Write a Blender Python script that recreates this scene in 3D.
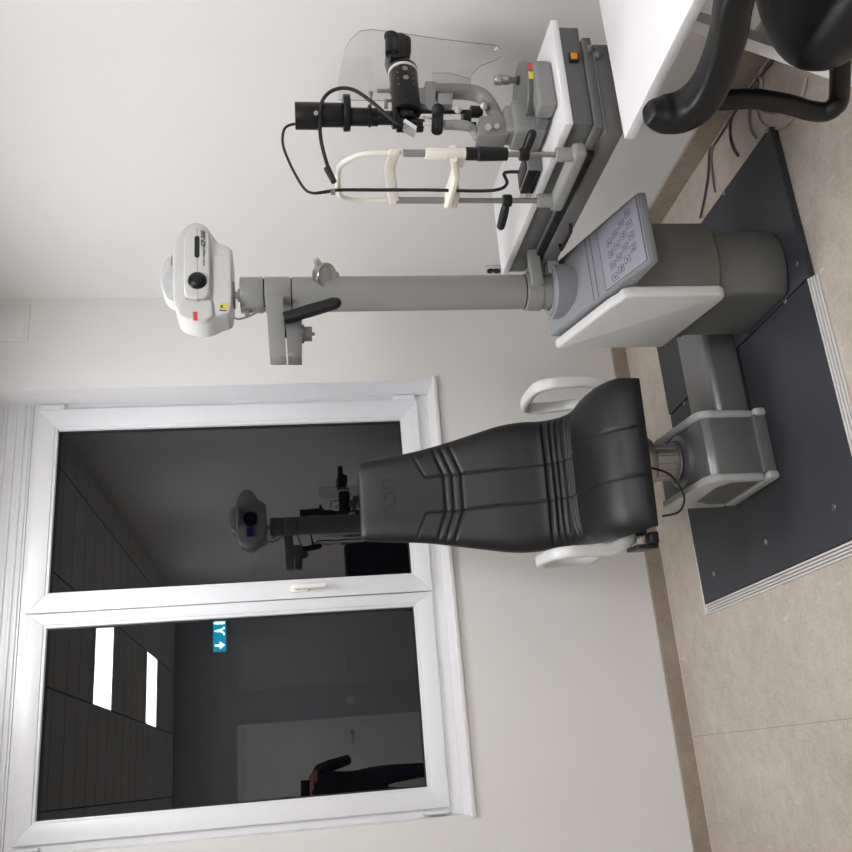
import bpy, bmesh, math, random
from mathutils import Vector, Matrix
random.seed(4)
PI = math.pi
for o in list(bpy.data.objects): bpy.data.objects.remove(o)
scn = bpy.context.scene
COL = scn.collection

# ------------------------------------------------------------------ camera
# rows: photo-down, photo-up and forward directions of the hand-held phone (held on its side)
YAW, PITCH, ROLL = 0.35821375, 0.14354406, -0.03234767
FPX = 930.0
CAM = Vector((-2.06360693, -3.77378239, 1.55))
def _cam_rows():
    B = Matrix(((1,0,0),(0,0,-1),(0,1,0)))
    cy, sy = math.cos(YAW), math.sin(YAW)
    cp, sp = math.cos(PITCH), math.sin(PITCH)
    cr, sr = math.cos(ROLL), math.sin(ROLL)
    return Matrix(((cr,-sr,0),(sr,cr,0),(0,0,1))) @ Matrix(((1,0,0),(0,cp,-sp),(0,sp,cp))) @ B @ Matrix(((cy,-sy,0),(sy,cy,0),(0,0,1)))
MR = _cam_rows()
cd = bpy.data.cameras.new('camera'); cam = bpy.data.objects.new('camera', cd); COL.objects.link(cam)
rx, ry, rz = Vector(MR[1]), Vector(MR[0]), -Vector(MR[2])
cam.matrix_world = Matrix(((rx.x,ry.x,rz.x,CAM.x),(rx.y,ry.y,rz.y,CAM.y),(rx.z,ry.z,rz.z,CAM.z),(0,0,0,1)))
cd.sensor_width = 36; cd.lens = 36*FPX/852; cd.clip_start = 0.004; cd.clip_end = 60
scn.camera = cam
def at(px, py, axis, val):
    """survey helper: where the sight line through a photo point meets the plane axis = val"""
    u, v = 852-py, px
    d = MR.transposed() @ Vector(((u-426)/FPX, (v-426)/FPX, 1))
    return CAM + d*((val-CAM[axis])/d[axis])

# ------------------------------------------------------------------ world, light, exposure
w = bpy.data.worlds.new('night'); scn.world = w; w.use_nodes = True
w.node_tree.nodes['Background'].inputs[0].default_value = (0.010, 0.011, 0.014, 1)
w.node_tree.nodes['Background'].inputs[1].default_value = 0.25
PANEL_POWER = 12.5
scn.view_settings.view_transform = 'Standard'; scn.view_settings.look = 'None'
scn.view_settings.gamma = 1; scn.view_settings.use_curve_mapping = False
scn.view_settings.exposure = 1.07

# ------------------------------------------------------------------ materials
def srgb(r, g, b):
    f = lambda c: (c/255/12.92) if c/255 <= .04045 else ((c/255+.055)/1.055)**2.4
    return (f(r), f(g), f(b))
def mat(name, rgb, rough=.5, metal=0, var=.04, scale=30, bump=0, bscale=300, spec=.5, coat=0, stretch=None):
    m = bpy.data.materials.new(name); m.use_nodes = True
    nt = m.node_tree; N = nt.nodes; L = nt.links; p = N['Principled BSDF']
    c = srgb(*rgb)
    tc = N.new('ShaderNodeTexCoord'); mp = N.new('ShaderNodeMapping'); L.new(tc.outputs['Object'], mp.inputs[0])
    if stretch: mp.inputs['Scale'].default_value = stretch
    nz = N.new('ShaderNodeTexNoise'); nz.inputs['Scale'].default_value = scale; nz.inputs['Detail'].default_value = 4
    L.new(mp.outputs[0], nz.inputs['Vector'])
    rp = N.new('ShaderNodeValToRGB'); L.new(nz.outputs['Fac'], rp.inputs[0])
    rp.color_ramp.elements[0].position = .3; rp.color_ramp.elements[1].position = .7
    rp.color_ramp.elements[0].color = (*[x*(1-var) for x in c], 1); rp.color_ramp.elements[1].color = (*[min(1, x*(1+var)) for x in c], 1)
    L.new(rp.outputs[0], p.inputs['Base Color'])
    p.inputs['Roughness'].default_value = rough; p.inputs['Metallic'].default_value = metal
    p.inputs['Specular IOR Level'].default_value = spec; p.inputs['Coat Weight'].default_value = coat
    if bump:
        n2 = N.new('ShaderNodeTexNoise'); n2.inputs['Scale'].default_value = bscale; n2.inputs['Detail'].default_value = 3
        L.new(mp.outputs[0], n2.inputs['Vector'])
        b = N.new('ShaderNodeBump'); b.inputs['Strength'].default_value = bump; b.inputs['Distance'].default_value = .002
        L.new(n2.outputs['Fac'], b.inputs['Height']); L.new(b.outputs[0], p.inputs['Normal'])
    return m
def emis(name, rgb, s):
    m = mat(name, rgb, .5); p = m.node_tree.nodes['Principled BSDF']
    p.inputs['Emission Color'].default_value = (*srgb(*rgb), 1); p.inputs['Emission Strength'].default_value = s
    return m
WALL = mat('painted_plaster', (226,224,221), .85, var=.012, scale=3, bump=.08, bscale=120)
CEIL = mat('ceiling_board', (225,225,223), .9, var=.01)
PVC = mat('white_window_plastic', (224,224,226), .32, var=.01)
SILL = mat('white_sill', (230,228,227), .3, var=.01)
GREY = mat('grey_enamel', (127,127,125), .42, var=.02, bump=.05, bscale=700)
GREYL = mat('light_grey_enamel', (138,138,135), .38, var=.02, bump=.05, bscale=700)
GREYM = mat('metallic_grey_enamel', (124,124,124), .30, metal=.4, var=.02)
GREYD = mat('dark_grey_enamel', (102,102,101), .45, var=.02)
COLG = mat('column_grey', (106,107,103), .42, var=.02, metal=.15)
DECK = mat('lavender_grey_deck', (130,131,135), .42, var=.02)
KEY = mat('keypad_film', (142,141,150), .4, var=.01)
KEYL = mat('keypad_print', (66,62,80), .5, var=.01)
WHP = mat('warm_white_plastic', (203,203,201), .35, var=.01)
CREAM = mat('cream_plastic', (222,218,206), .35, var=.01)
TOPW = mat('white_laminate', (226,225,225), .3, var=.008)
BLK = mat('black_leather', (11,11,14), .45, spec=.42, var=.06, scale=60, bump=.22, bscale=420)
BLKC = mat('black_soft_plastic', (13,13,14), .4, spec=.38, var=.05, bump=.1, bscale=500)
BLKM = mat('black_instrument_metal', (8,8,9), .3, spec=.36, var=.05)
BLKT = mat('black_rubber', (22,22,24), .6, var=.05)
MAT = mat('charcoal_floor_panel', (48,49,55), .5, var=.05, scale=12, bump=.1, bscale=200)
ALU = mat('ribbed_aluminium', (216,212,210), .35, metal=.25, var=.02)
CHR = mat('brushed_steel', (176,174,170), .28, metal=.9, var=.03)
STL = mat('satin_steel', (152,150,145), .3, metal=.8, var=.03)
CABG = mat('grey_cable', (120,116,114), .5); CABD = mat('dark_cable', (72,66,66), .5)
AMB = emis('amber_switch', (206,124,10), .06)
RED = mat('red_label', (214,70,66), .5); YEL = mat('yellow_label', (214,208,50), .5); BLU = mat('ink_print', (52,50,56), .6)
ALUG = mat('office_white_metal', (232,232,232), .35)
DOORM = mat('door_white', (238,238,238), .45); DOORG = mat('door_grey', (196,196,200), .5)
SKIN = mat('skin', (198,140,118), .5, var=.05); SHIRT = mat('black_sweater', (20,20,24), .8); JEAN = mat('navy_trousers', (26,32,58), .85); HAIR = mat('dark_hair', (32,24,20), .6, scale=200)
SHOE = mat('black_shoe', (18,18,18), .5)

def glass_mat(name, tint=(1,1,1), rough=0.0, ior=1.5, thin=False):
    m = bpy.data.materials.new(name); m.use_nodes = True; nt = m.node_tree; N = nt.nodes; L = nt.links
    out = N['Material Output']; N.remove(N['Principled BSDF'])
    fr = N.new('ShaderNodeFresnel'); geo = N.new('ShaderNodeNewGeometry'); mi = N.new('ShaderNodeMix'); mi.inputs['A'].default_value = ior; mi.inputs['B'].default_value = 1/ior; L.new(geo.outputs['Backfacing'], mi.inputs['Factor']); L.new(mi.outputs['Result'], fr.inputs[0])
    tr = N.new('ShaderNodeBsdfTransparent'); gl = N.new('ShaderNodeBsdfGlossy'); gl.inputs['Roughness'].default_value = rough
    nz = N.new('ShaderNodeTexNoise'); nz.inputs['Scale'].default_value = 8
    mx0 = N.new('ShaderNodeMix'); mx0.data_type = 'RGBA'; L.new(nz.outputs['Fac'], mx0.inputs['Factor'])
    mx0.inputs['A'].default_value = (*tint, 1); mx0.inputs['B'].default_value = (*[t*.995 for t in tint], 1)
    L.new(mx0.outputs['Result'], tr.inputs[0])
    mx = N.new('ShaderNodeMixShader'); L.new(fr.outputs[0], mx.inputs[0]); L.new(tr.outputs[0], mx.inputs[1]); L.new(gl.outputs[0], mx.inputs[2])
    L.new(mx.outputs[0], out.inputs[0]); return m
PANE = glass_mat('window_glass', (.55,.56,.58), ior=1.8)
ACRE = glass_mat('acrylic_edge', (.45,.45,.46), ior=1.3)
ACR = glass_mat('clear_acrylic', (.965,.965,.968), ior=1.35)

def floor_mat(name, a, b, seam=True):
    m = bpy.data.materials.new(name); m.use_nodes = True; nt = m.node_tree; N = nt.nodes; L = nt.links; p = N['Principled BSDF']
    tc = N.new('ShaderNodeTexCoord')
    n1 = N.new('ShaderNodeTexNoise'); n1.inputs['Scale'].default_value = 2.2; n1.inputs['Detail'].default_value = 8; n1.inputs['Roughness'].default_value = .62
    n2 = N.new('ShaderNodeTexNoise'); n2.inputs['Scale'].default_value = 90; n2.inputs['Detail'].default_value = 6; n2.inputs['Roughness'].default_value = .7
    n3 = N.new('ShaderNodeTexNoise'); n3.inputs['Scale'].default_value = 16; n3.inputs['Detail'].default_value = 8; n3.inputs['Roughness'].default_value = .7
    for n in (n1, n2, n3): L.new(tc.outputs['Object'], n.inputs['Vector'])
    s1 = N.new('ShaderNodeMath'); s1.operation = 'ADD'; L.new(n1.outputs['Fac'], s1.inputs[0]); L.new(n3.outputs['Fac'], s1.inputs[1])
    s2 = N.new('ShaderNodeMath'); s2.operation = 'ADD'; L.new(s1.outputs[0], s2.inputs[0]); L.new(n2.outputs['Fac'], s2.inputs[1])
    mr = N.new('ShaderNodeMapRange'); mr.inputs['From Min'].default_value = 1.15; mr.inputs['From Max'].default_value = 1.85; L.new(s2.outputs[0], mr.inputs[0])
    rp = N.new('ShaderNodeValToRGB'); L.new(mr.outputs[0], rp.inputs[0])
    rp.color_ramp.elements[0].color = (*srgb(*a), 1); rp.color_ramp.elements[1].color = (*srgb(*b), 1)
    # short pale scratches
    mp = N.new('ShaderNodeMapping'); mp.inputs['Rotation'].default_value = (0,0,.7); mp.inputs['Scale'].default_value = (1,.25,1); L.new(tc.outputs['Object'], mp.inputs[0])
    v = N.new('ShaderNodeTexNoise'); v.inputs['Scale'].default_value = 38; v.inputs['Detail'].default_value = 2; L.new(mp.outputs[0], v.inputs['Vector'])
    vr = N.new('ShaderNodeMapRange'); vr.inputs['From Min'].default_value = .68; vr.inputs['From Max'].default_value = .76; vr.inputs['To Max'].default_value = .5; L.new(v.outputs['Fac'], vr.inputs[0])
    mx = N.new('ShaderNodeMix'); mx.data_type = 'RGBA'; L.new(vr.outputs[0], mx.inputs['Factor']); L.new(rp.outputs[0], mx.inputs['A']); mx.inputs['B'].default_value = (*srgb(*[min(255, c+18) for c in b]), 1)
    last = mx.outputs['Result']
    if seam:
        sx = N.new('ShaderNodeSeparateXYZ'); L.new(tc.outputs['Object'], sx.inputs[0])
        ad = N.new('ShaderNodeMath'); ad.operation = 'ADD'; ad.inputs[1].default_value = 2.02; L.new(sx.outputs['X'], ad.inputs[0])
        ab = N.new('ShaderNodeMath'); ab.operation = 'ABSOLUTE'; L.new(ad.outputs[0], ab.inputs[0])
        lt = N.new('ShaderNodeMath'); lt.operation = 'LESS_THAN'; lt.inputs[1].default_value = .0013; L.new(ab.outputs[0], lt.inputs[0])
        mu = N.new('ShaderNodeMath'); mu.operation = 'MULTIPLY'; mu.inputs[1].default_value = .6; L.new(lt.outputs[0], mu.inputs[0])
        m2 = N.new('ShaderNodeMix'); m2.data_type = 'RGBA'; L.new(mu.outputs[0], m2.inputs['Factor']); L.new(last, m2.inputs['A']); m2.inputs['B'].default_value = (*srgb(120,110,98), 1)
        last = m2.outputs['Result']
    L.new(last, p.inputs['Base Color']); p.inputs['Roughness'].default_value = .55
    b_ = N.new('ShaderNodeBump'); b_.inputs['Strength'].default_value = .12; b_.inputs['Distance'].default_value = .002; L.new(n2.outputs['Fac'], b_.inputs['Height']); L.new(b_.outputs[0], p.inputs['Normal'])
    return m
FLOOR = floor_mat('stone_look_vinyl', (164,153,140), (202,192,179))
SKIRT = floor_mat('stone_look_skirting', (138,126,111), (166,154,139), seam=False)

def ceiling_mat():
    m = bpy.data.materials.new('ceiling_tiles'); m.use_nodes = True; nt = m.node_tree; N = nt.nodes; L = nt.links; p = N['Principled BSDF']
    tc = N.new('ShaderNodeTexCoord')
    br = N.new('ShaderNodeTexBrick'); br.offset = 0; br.inputs['Scale'].default_value = 1
    br.inputs['Brick Width'].default_value = .625; br.inputs['Row Height'].default_value = .3125; br.inputs['Mortar Size'].default_value = .006
    br.inputs['Color1'].default_value = (*srgb(222,222,220), 1); br.inputs['Color2'].default_value = (*srgb(216,216,214), 1); br.inputs['Mortar'].default_value = (*srgb(112,112,112), 1)
    mp = N.new('ShaderNodeMapping'); mp.inputs['Location'].default_value = (.225, .1, 0); L.new(tc.outputs['Object'], mp.inputs[0]); L.new(mp.outputs[0], br.inputs['Vector'])
    L.new(br.outputs['Color'], p.inputs['Base Color']); p.inputs['Roughness'].default_value = .9
    return m
CEILT = ceiling_mat()

# ------------------------------------------------------------------ mesh helpers
def V(*a): return Vector(a[0]) if len(a) == 1 else Vector(a)
def frame(d):
    d = Vector(d).normalized(); u = d.orthogonal().normalized(); return u, d.cross(u)
class MB:
    def __init__(s): s.bm = bmesh.new()
    def _merge(s, t, M=None):
        if M is not None: bmesh.ops.transform(t, matrix=M, verts=t.verts)
        me = bpy.data.meshes.new('t'); t.to_mesh(me); t.free(); s.bm.from_mesh(me); bpy.data.meshes.remove(me); return s
    def box(s, lo, hi, bev=0, seg=3, M=None):
        t = bmesh.new(); bmesh.ops.create_cube(t, size=1)
        lo, hi = Vector(lo), Vector(hi)
        for v in t.verts: v.co = Vector([(lo[i]+hi[i])/2 + v.co[i]*(hi[i]-lo[i]) for i in range(3)])
        if bev: bmesh.ops.bevel(t, geom=t.edges[:], offset=bev, segments=seg, profile=.5, affect='EDGES')
        return s._merge(t, M)
    def prism(s, pts, axis, a, b, bev=0, seg=3, M=None, vbev=0):
        """pts: 2D polygon on the two other axes (in xyz order), extruded along axis from a to b"""
        t = bmesh.new(); oth = [i for i in range(3) if i != axis]
        def mk(p, h):
            c = [0,0,0]; c[oth[0]], c[oth[1]] = p; c[axis] = h; return t.verts.new(c)
        A = [mk(p, a) for p in pts]; Bv = [mk(p, b) for p in pts]; n = len(pts)
        t.faces.new(A); t.faces.new(Bv[::-1])
        for i in range(n): t.faces.new((A[i], Bv[i], Bv[(i+1)%n], A[(i+1)%n]))
        bmesh.ops.recalc_face_normals(t, faces=t.faces)
        if vbev:
            es = [e for e in t.edges if abs(e.verts[0].co[axis]-e.verts[1].co[axis]) > abs(b-a)*.9]
            bmesh.ops.bevel(t, geom=es, offset=vbev, segments=5, profile=.5, affect='EDGES')
        if bev:
            es = [e for e in t.edges if len(e.link_faces) == 2 and e.calc_face_angle(0) > .45]
            bmesh.ops.bevel(t, geom=es, offset=bev, segments=seg, profile=.5, affect='EDGES')
        return s._merge(t, M)
    def loft(s, rings, cap=True, closed=False):
        t = bmesh.new(); R = [[t.verts.new(p) for p in r] for r in rings]; n = len(R[0])
        m = len(R)
        for i in range(m if closed else m-1):
            a, b = R[i], R[(i+1) % m]
            for j in range(n): t.faces.new((a[j], a[(j+1)%n], b[(j+1)%n], b[j]))
        if cap and not closed: t.faces.new(R[0][::-1]); t.faces.new(R[-1])
        bmesh.ops.recalc_face_normals(t, faces=t.faces)
        return s._merge(t)
    def cyl(s, p, q, r, r2=None, n=32, bev=0):
        p, q = Vector(p), Vector(q); r2 = r if r2 is None else r2; u, v = frame(q-p); d = (q-p).normalized()
        L = (q-p).length; st = [(0, r), (L, r2)] if not bev else [(0, r-bev), (bev*.3, r-bev*.3), (bev, r), (L-bev, r2), (L-bev*.3, r2-bev*.3), (L, r2-bev)]
        return s.loft([[p+d*h+(u*math.cos(2*PI*k/n)+v*math.sin(2*PI*k/n))*rr for k in range(n)] for h, rr in st])
    def lathe(s, p, d, prof, n=40):
        """prof: (height, radius) along d from p"""
        p = Vector(p); d = Vector(d).normalized(); u, v = frame(d)
        return s.loft([[p+d*h+(u*math.cos(2*PI*k/n)+v*math.sin(2*PI*k/n))*max(r, 1e-4) for k in range(n)] for h, r in prof])
    def tube(s, pts, r, n=12, smooth=6, closed=False, sec=None):
        P = [Vector(p) for p in pts]
        rad = r if isinstance(r, (list, tuple)) else [r]*len(P)
        if smooth:
            Q = []; RR = []; m = len(P)
            for i in range(m if closed else m-1):
                g = lambda k: P[k % m] if closed else P[max(0, min(m-1, k))]
                p0, p1, p2, p3 = g(i-1), g(i), g(i+1), g(i+2)
                for k in range(smooth):
                    t = k/smooth
                    Q.append(.5*((2*p1)+(p2-p0)*t+(2*p0-5*p1+4*p2-p3)*t*t+(3*p1-p0-3*p2+p3)*t**3)); RR.append(rad[i]*(1-t)+rad[(i+1) % m]*t)
            if not closed: Q.append(P[-1]); RR.append(rad[-1])
            P, rad = Q, RR
        m = len(P); rings = []
        T = [((P[(i+1) % m]-P[(i-1) % m]) if closed else (P[min(m-1, i+1)]-P[max(0, i-1)])).normalized() for i in range(m)]
        u = T[0].orthogonal().normalized() if sec is None else (Vector(sec[2])-T[0]*Vector(sec[2]).dot(T[0])).normalized()
        for i in range(m):
            if sec is not None:
                u = Vector(sec[2]); u = (u - T[i]*u.dot(T[i])).normalized()
            else: u = (u - T[i]*u.dot(T[i])).normalized()
            v = T[i].cross(u)
            if sec is None: rings.append([P[i]+(u*math.cos(2*PI*k/n)+v*math.sin(2*PI*k/n))*rad[i] for k in range(n)])
            else:   # superellipse section: half width sec[0] along u, half height sec[1]; rad scales it
                a, b = sec[0], sec[1]; rr = []
                for k in range(n):
                    c_, s_ = math.cos(2*PI*k/n), math.sin(2*PI*k/n); e = .6
                    rr.append(P[i]+u*(a*rad[i]*math.copysign(abs(c_)**e, c_))+v*(b*rad[i]*math.copysign(abs(s_)**e, s_)))
                rings.append(rr)
        return s.loft(rings, closed=closed)
    def ball(s, c, r, sc=(1,1,1), n=24):
        t = bmesh.new(); bmesh.ops.create_uvsphere(t, u_segments=n, v_segments=n//2, radius=r)
        return s._merge(t, Matrix.Translation(Vector(c)) @ Matrix.Diagonal((*sc, 1)))
OFF = {}
def part(name, mb, m, parent=None, smooth=35, label=None):
    me = bpy.data.meshes.new(name); mb.bm.to_mesh(me); mb.bm.free()
    for x in (m if isinstance(m, (list, tuple)) else [m]): me.materials.append(x)
    o = bpy.data.objects.new(name, me); COL.objects.link(o)
    if parent is not None:
        o.parent = parent
        off = OFF.get(parent.name)
        if off is not None: me.transform(Matrix.Translation(-off)); OFF[o.name] = off
    if smooth:
        for p in me.polygons: p.use_smooth = True
        me.set_sharp_from_angle(angle=math.radians(smooth))
    if label: o['label'] = label
    return o
def tag(o, label, cat, group=None):
    o['label'] = label; o['category'] = cat
    if group: o['group'] = group
    return o
def thing(name, label, cat, loc, rz=0, world=True, group=None):
    o = bpy.data.objects.new(name, None); COL.objects.link(o); o.location = loc; o.rotation_euler = (0,0,rz); o.empty_display_size = .1
    if world: OFF[o.name] = Vector(loc)
    return tag(o, label, cat, group)
def struct(name, mb, m, parent=None, smooth=0):
    o = part(name, mb, m, parent, smooth)
    if parent is None: o['kind'] = 'structure'
    return o
def dup(root, loc, rz=None, label=None):
    r = root.copy(); COL.objects.link(r); r.location = loc
    if rz is not None: r.rotation_euler = (0,0,rz)
    if label: r['label'] = label
    for ch in list(root.children):
        c = ch.copy(); COL.objects.link(c); c.parent = r
        for g in ch.children:
            d = g.copy(); COL.objects.link(d); d.parent = c
    return r
def text_mb(s, size, depth, M, font_shear=0, bold=0):
    cu = bpy.data.curves.new('t', 'FONT'); cu.body = s; cu.size = size; cu.extrude = depth; cu.align_x = 'CENTER'; cu.align_y = 'CENTER'; cu.shear = font_shear; cu.offset = bold; cu.resolution_u = 6
    o = bpy.data.objects.new('t', cu); COL.objects.link(o); dg = bpy.context.evaluated_depsgraph_get()
    me = bpy.data.meshes.new_from_object(o.evaluated_get(dg)); bpy.data.objects.remove(o); me.transform(M)
    mb = MB(); mb.bm.from_mesh(me); bpy.data.meshes.remove(me); return mb
def basis(o, x, y):
    x = Vector(x).normalized(); y = Vector(y); y = (y-x*x.dot(y)).normalized(); z = x.cross(y)
    return Matrix(((x.x,y.x,z.x,o[0]),(x.y,y.y,z.y,o[1]),(x.z,y.z,z.z,o[2]),(0,0,0,1)))

# ------------------------------------------------------------------ room
XL, YB, H = -3.9, -6.5, 2.9
WX0, WX1, WZ0, WZ1 = -2.235, -.43, .918, 2.82      # window opening in the far wall
RD = .30                                            # wall thickness
struct('floor', MB().box((XL-.1,YB-.1,-.1),(.1,.3,0)), FLOOR)
struct('ceiling', MB().box((XL-.1,YB-.1,H),(.1,.3,H+.1)), CEILT)
b = MB()
b.box((XL-.1,0,0),(WX0,RD,H)); b.box((WX1,0,0),(.1,RD,H)); b.box((WX0,0,0),(WX1,RD,WZ0)); b.box((WX0,0,WZ1),(WX1,RD,H))
struct('wall_back', b, WALL)
struct('wall_right', MB().box((0,YB-.1,0),(.12,0,H)), WALL)
struct('wall_left', MB().box((XL-.12,YB-.1,0),(XL,0,H)), WALL)
struct('wall_front', MB().box((XL,YB-.12,0),(0,YB,H)), mat('grey_paint',(186,186,190),.85,var=.01))
BH = .073
struct('baseboard_back', MB().box((XL,-.014,0),(0,0,BH),.002,2), SKIRT)
struct('baseboard_right', MB().box((-.014,YB,0),(0,-.014,BH+.018),.002,2), SKIRT)
struct('baseboard_left', MB().box((XL,YB,0),(XL+.014,-.014,BH),.002,2), SKIRT)
struct('trim_1', MB().box((XL,-.0165,0),(-.0165,-.014,.004)).box((-.0165,YB,0),(-.014,-.014,.004)), mat('pale_sealant',(206,198,186),.5))
# access panel near the ceiling beside the window
ap = MB().box((-.205,-.006,2.655),(-.032,0,2.79),.002,2).box((-.19,-.009,2.67),(-.047,-.004,2.775),.002,2)
tag(part('access_panel', ap, WALL), 'small painted square access panel high on the window wall beside the corner', 'access panel')

# window: one unit with a frame and two sashes
FY = .16
win = bpy.data.objects.new('window_1', None); COL.objects.link(win); win.location = ((WX0+WX1)/2, FY, WZ0); win['kind'] = 'structure'; OFF['window_1'] = Vector(win.location)
b = MB()
zt = 2.66
b.box((WX0+.0005,FY+.02,WZ0+.003),(WX0+.06,FY+.10,zt),.0).box((WX1-.06,FY+.02,WZ0+.003),(WX1-.0005,FY+.10,zt),.0)
b.box((WX0+.06,FY+.02,WZ0+.003),(WX1-.06,FY+.10,WZ0+.08),.0).box((WX0+.06,FY+.02,zt-.06),(WX1-.06,FY+.10,zt),.0)
b.box((-1.40,FY+.03,WZ0+.08),(-1.28,FY+.10,zt-.06),.0)
part('window_frame', b, PVC, win)
b = MB()
b.box((WX0+.0005,FY+.012,2.6605),(WX1-.0005,FY+.11,WZ1-.0005))
for z in (2.668,2.69,2.725,2.765): b.box((WX0+.001,FY+.004,z),(WX1-.001,FY+.02,z+.016),.004)
part('shutter_box', b, PVC, win)
def sash(name, x0, x1, z0, z1, gx0, gx1, gz0, gz1, y0):
    def ring(b, ax0, ax1, az0, az1, bx0, bx1, bz0, bz1, ya, yb, bev):
        # mitred frame piece by piece
        for P in (((ax0,az0),(ax1,az0),(bx1,bz0),(bx0,bz0)), ((ax0,az1),(bx0,bz1),(bx1,bz1),(ax1,az1)),
                  ((ax0,az0),(bx0,bz0),(bx0,bz1),(ax0,az1)), ((ax1,az0),(ax1,az1),(bx1,bz1),(bx1,bz0))):
            b.prism(P, 1, ya, yb, bev, 2)
    b = MB(); ring(b, x0, x1, z0, z1, gx0-.012, gx1+.012, gz0-.012, gz1+.012, y0, y0+.06, .0016)
    ring(b, gx0-.013, gx1+.013, gz0-.013, gz1+.013, gx0, gx1, gz0, gz1, y0+.006, y0+.055, .002)
    s = part(name, b, PVC, win)
    part('gasket', (lambda q: (ring(q, gx0-.001, gx1+.001, gz0-.001, gz1+.001, gx0+.006, gx1-.006, gz0+.006, gz1-.006, y0+.026, y0+.032, 0), q)[1])(MB()), BLKT, s)
    part('pane', MB().box((gx0,y0+.034,gz0),(gx1,y0+.040,gz1)), PANE, s, smooth=0)
    return s
s1 = sash('window_sash', -1.342, -.458, .976, 2.637, -1.262, -.553, 1.057, 2.552, FY)
s2 = sash('window_sash', -2.203, -1.346, .978, 2.628, -2.122, -1.403, 1.059, 2.552, FY+.008)
hb = MB().box((-1.318,FY-.010,1.50),(-1.286,FY,1.575),.004).cyl((-1.302,FY-.01,1.555),(-1.302,FY-.045,1.555),.009).box((-1.312,FY-.054,1.425),(-1.292,FY-.038,1.568),.006)
part('window_handle', hb, mat('warm_white_handle',(232,228,222),.3), s1)
for s_, xs in ((s1, -.452), (s2, -2.209)):
    sg = 1 if s_ is s1 else -1
    for z0 in (.985, 2.53):
        b = MB().box((min(xs-.006,xs+.016*sg),FY-.006,z0),(max(xs-.006,xs+.016*sg),FY+.02,z0+.10),.002)
        part('hinge_cover', b, PVC, s_)
part('window_sill', MB().box((WX0-.004,-.012,WZ0-.014),(WX1+.012,-.0002,WZ0+.005),.003).box((WX0+.001,-.002,WZ0+.0003),(WX1-.001,FY+.019,WZ0+.005),.0), SILL, win)
# reveal linings so the opening's edge catches light like a plaster bead
b = MB().box((WX1-.003,-.0015,WZ0+.006),(WX1+.004,FY+.0195,WZ1-.001))
struct('trim_2', b, PVC)

# doors in the wall behind the photographer
def door(name, x0, x1, z1, hx, m, side):
    d = bpy.data.objects.new(name, None); COL.objects.link(d); d.location = ((x0+x1)/2, YB, 0); d['kind'] = 'structure'; OFF[d.name] = Vector(d.location)
    b = MB().box((x0-.06,YB,0),(x0,YB+.035,z1+.06),.004).box((x1,YB,0),(x1+.06,YB+.035,z1+.06),.004).box((x0,YB,z1),(x1,YB+.035,z1+.06),.004)
    part('door_frame', b, m, d)
    l = part('door_leaf', MB().box((x0+.003,YB+.002,.006),(x1-.003,YB+.022,z1-.003),.002), m, d)
    h = MB().cyl((hx,YB+.02,1.0),(hx,YB+.075,1.0),.011).tube([(hx,YB+.072,1.0),(hx+.03*side,YB+.077,1.0),(hx+.12*side,YB+.077,1.0)],.011).cyl((hx,YB+.02,1.0),(hx,YB+.028,1.0),.026)
    part('door_handle', h, CHR, l)
door('door_1', -2.42, -1.50, 2.17, -1.60, DOORM, -1)
door('door_2', -1.02, -.10, 2.17, -.92, DOORG, 1)
sw = thing('light_switch', 'small white light switch between the two doors, seen mirrored in the window', 'light switch', (-1.26,YB,1.0))
part('cover_plate', MB().box((-1.3,YB,.96),(-1.22,YB+.009,1.04),.003), PVC, sw); part('rocker', MB().box((-1.285,YB+.008,.975),(-1.235,YB+.014,1.025),.003), PVC, sw)
# emergency exit sign (running man and arrow, mirrored in the glass)
ex = thing('exit_sign', 'lit green emergency exit sign with arrow, mirrored in the left window pane', 'exit sign', (-.42,YB,2.33))
EXB = emis('exit_sign_light', (16,130,165), 6.0); EXW = emis('exit_sign_symbol', (200,240,245), 9.0)
part('housing', MB().box((-.66,YB,2.335),(-.30,YB+.05,2.485),.006), PVC, ex)
part('sign_face', MB().box((-.65,YB+.049,2.342),(-.31,YB+.054,2.478),.002), EXB, ex)
y0, y1 = YB+.0535, YB+.056
part('arrow', MB().prism([(-.60,2.46),(-.60,2.41),(-.63,2.41),(-.585,2.35),(-.54,2.41),(-.57,2.41),(-.57,2.46)],1,y0,y1), EXW, ex)
b = MB().prism([(-.44,2.443),(-.432,2.452),(-.432,2.466),(-.418,2.466),(-.418,2.452),(-.412,2.443),(-.405,2.40),(-.385,2.36),(-.40,2.35),(-.43,2.385),(-.45,2.355),(-.48,2.355),(-.48,2.365),(-.455,2.375),(-.442,2.40)],1,y0,y1)
part('running_figure', b, EXW, ex)
part('doorway_symbol', MB().box((-.355,y0,2.35),(-.325,y1,2.47)), EXW, ex)

# ceiling light panels
LP = emis('light_diffuser', (248,248,251), PANEL_POWER)
def cl(x, y, lab):
    t = thing('ceiling_light', lab, 'ceiling light', (0,0,0), world=False, group='ceiling light panels'); t.location = (x,y,H)
    b = MB()
    for s in (-1,1): b.box((s*.312-.006,-.318,-.012),(s*.312+.006,.318,0)); b.box((-.306,s*.312-.006,-.012),(.306,s*.312+.006,0))
    part('frame', b, PVC, t); part('diffuser', MB().box((-.3055,-.3055,-.008),(.3055,.3055,-.001)), LP, t)
    return t
c0 = cl(-1.17, -2.66, 'square ceiling light panel nearest the window, mirrored in the left pane')
dup(c0, (-1.17,-4.85,H), label='square ceiling light panel towards the doors, mirrored in the left pane')
dup(c0, (-1.35,-.82,H), label='square ceiling light panel closest to the window wall')
dup(c0, (-2.95,-4.85,H), label='square ceiling light panel over the left side, nearer the doors')

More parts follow.
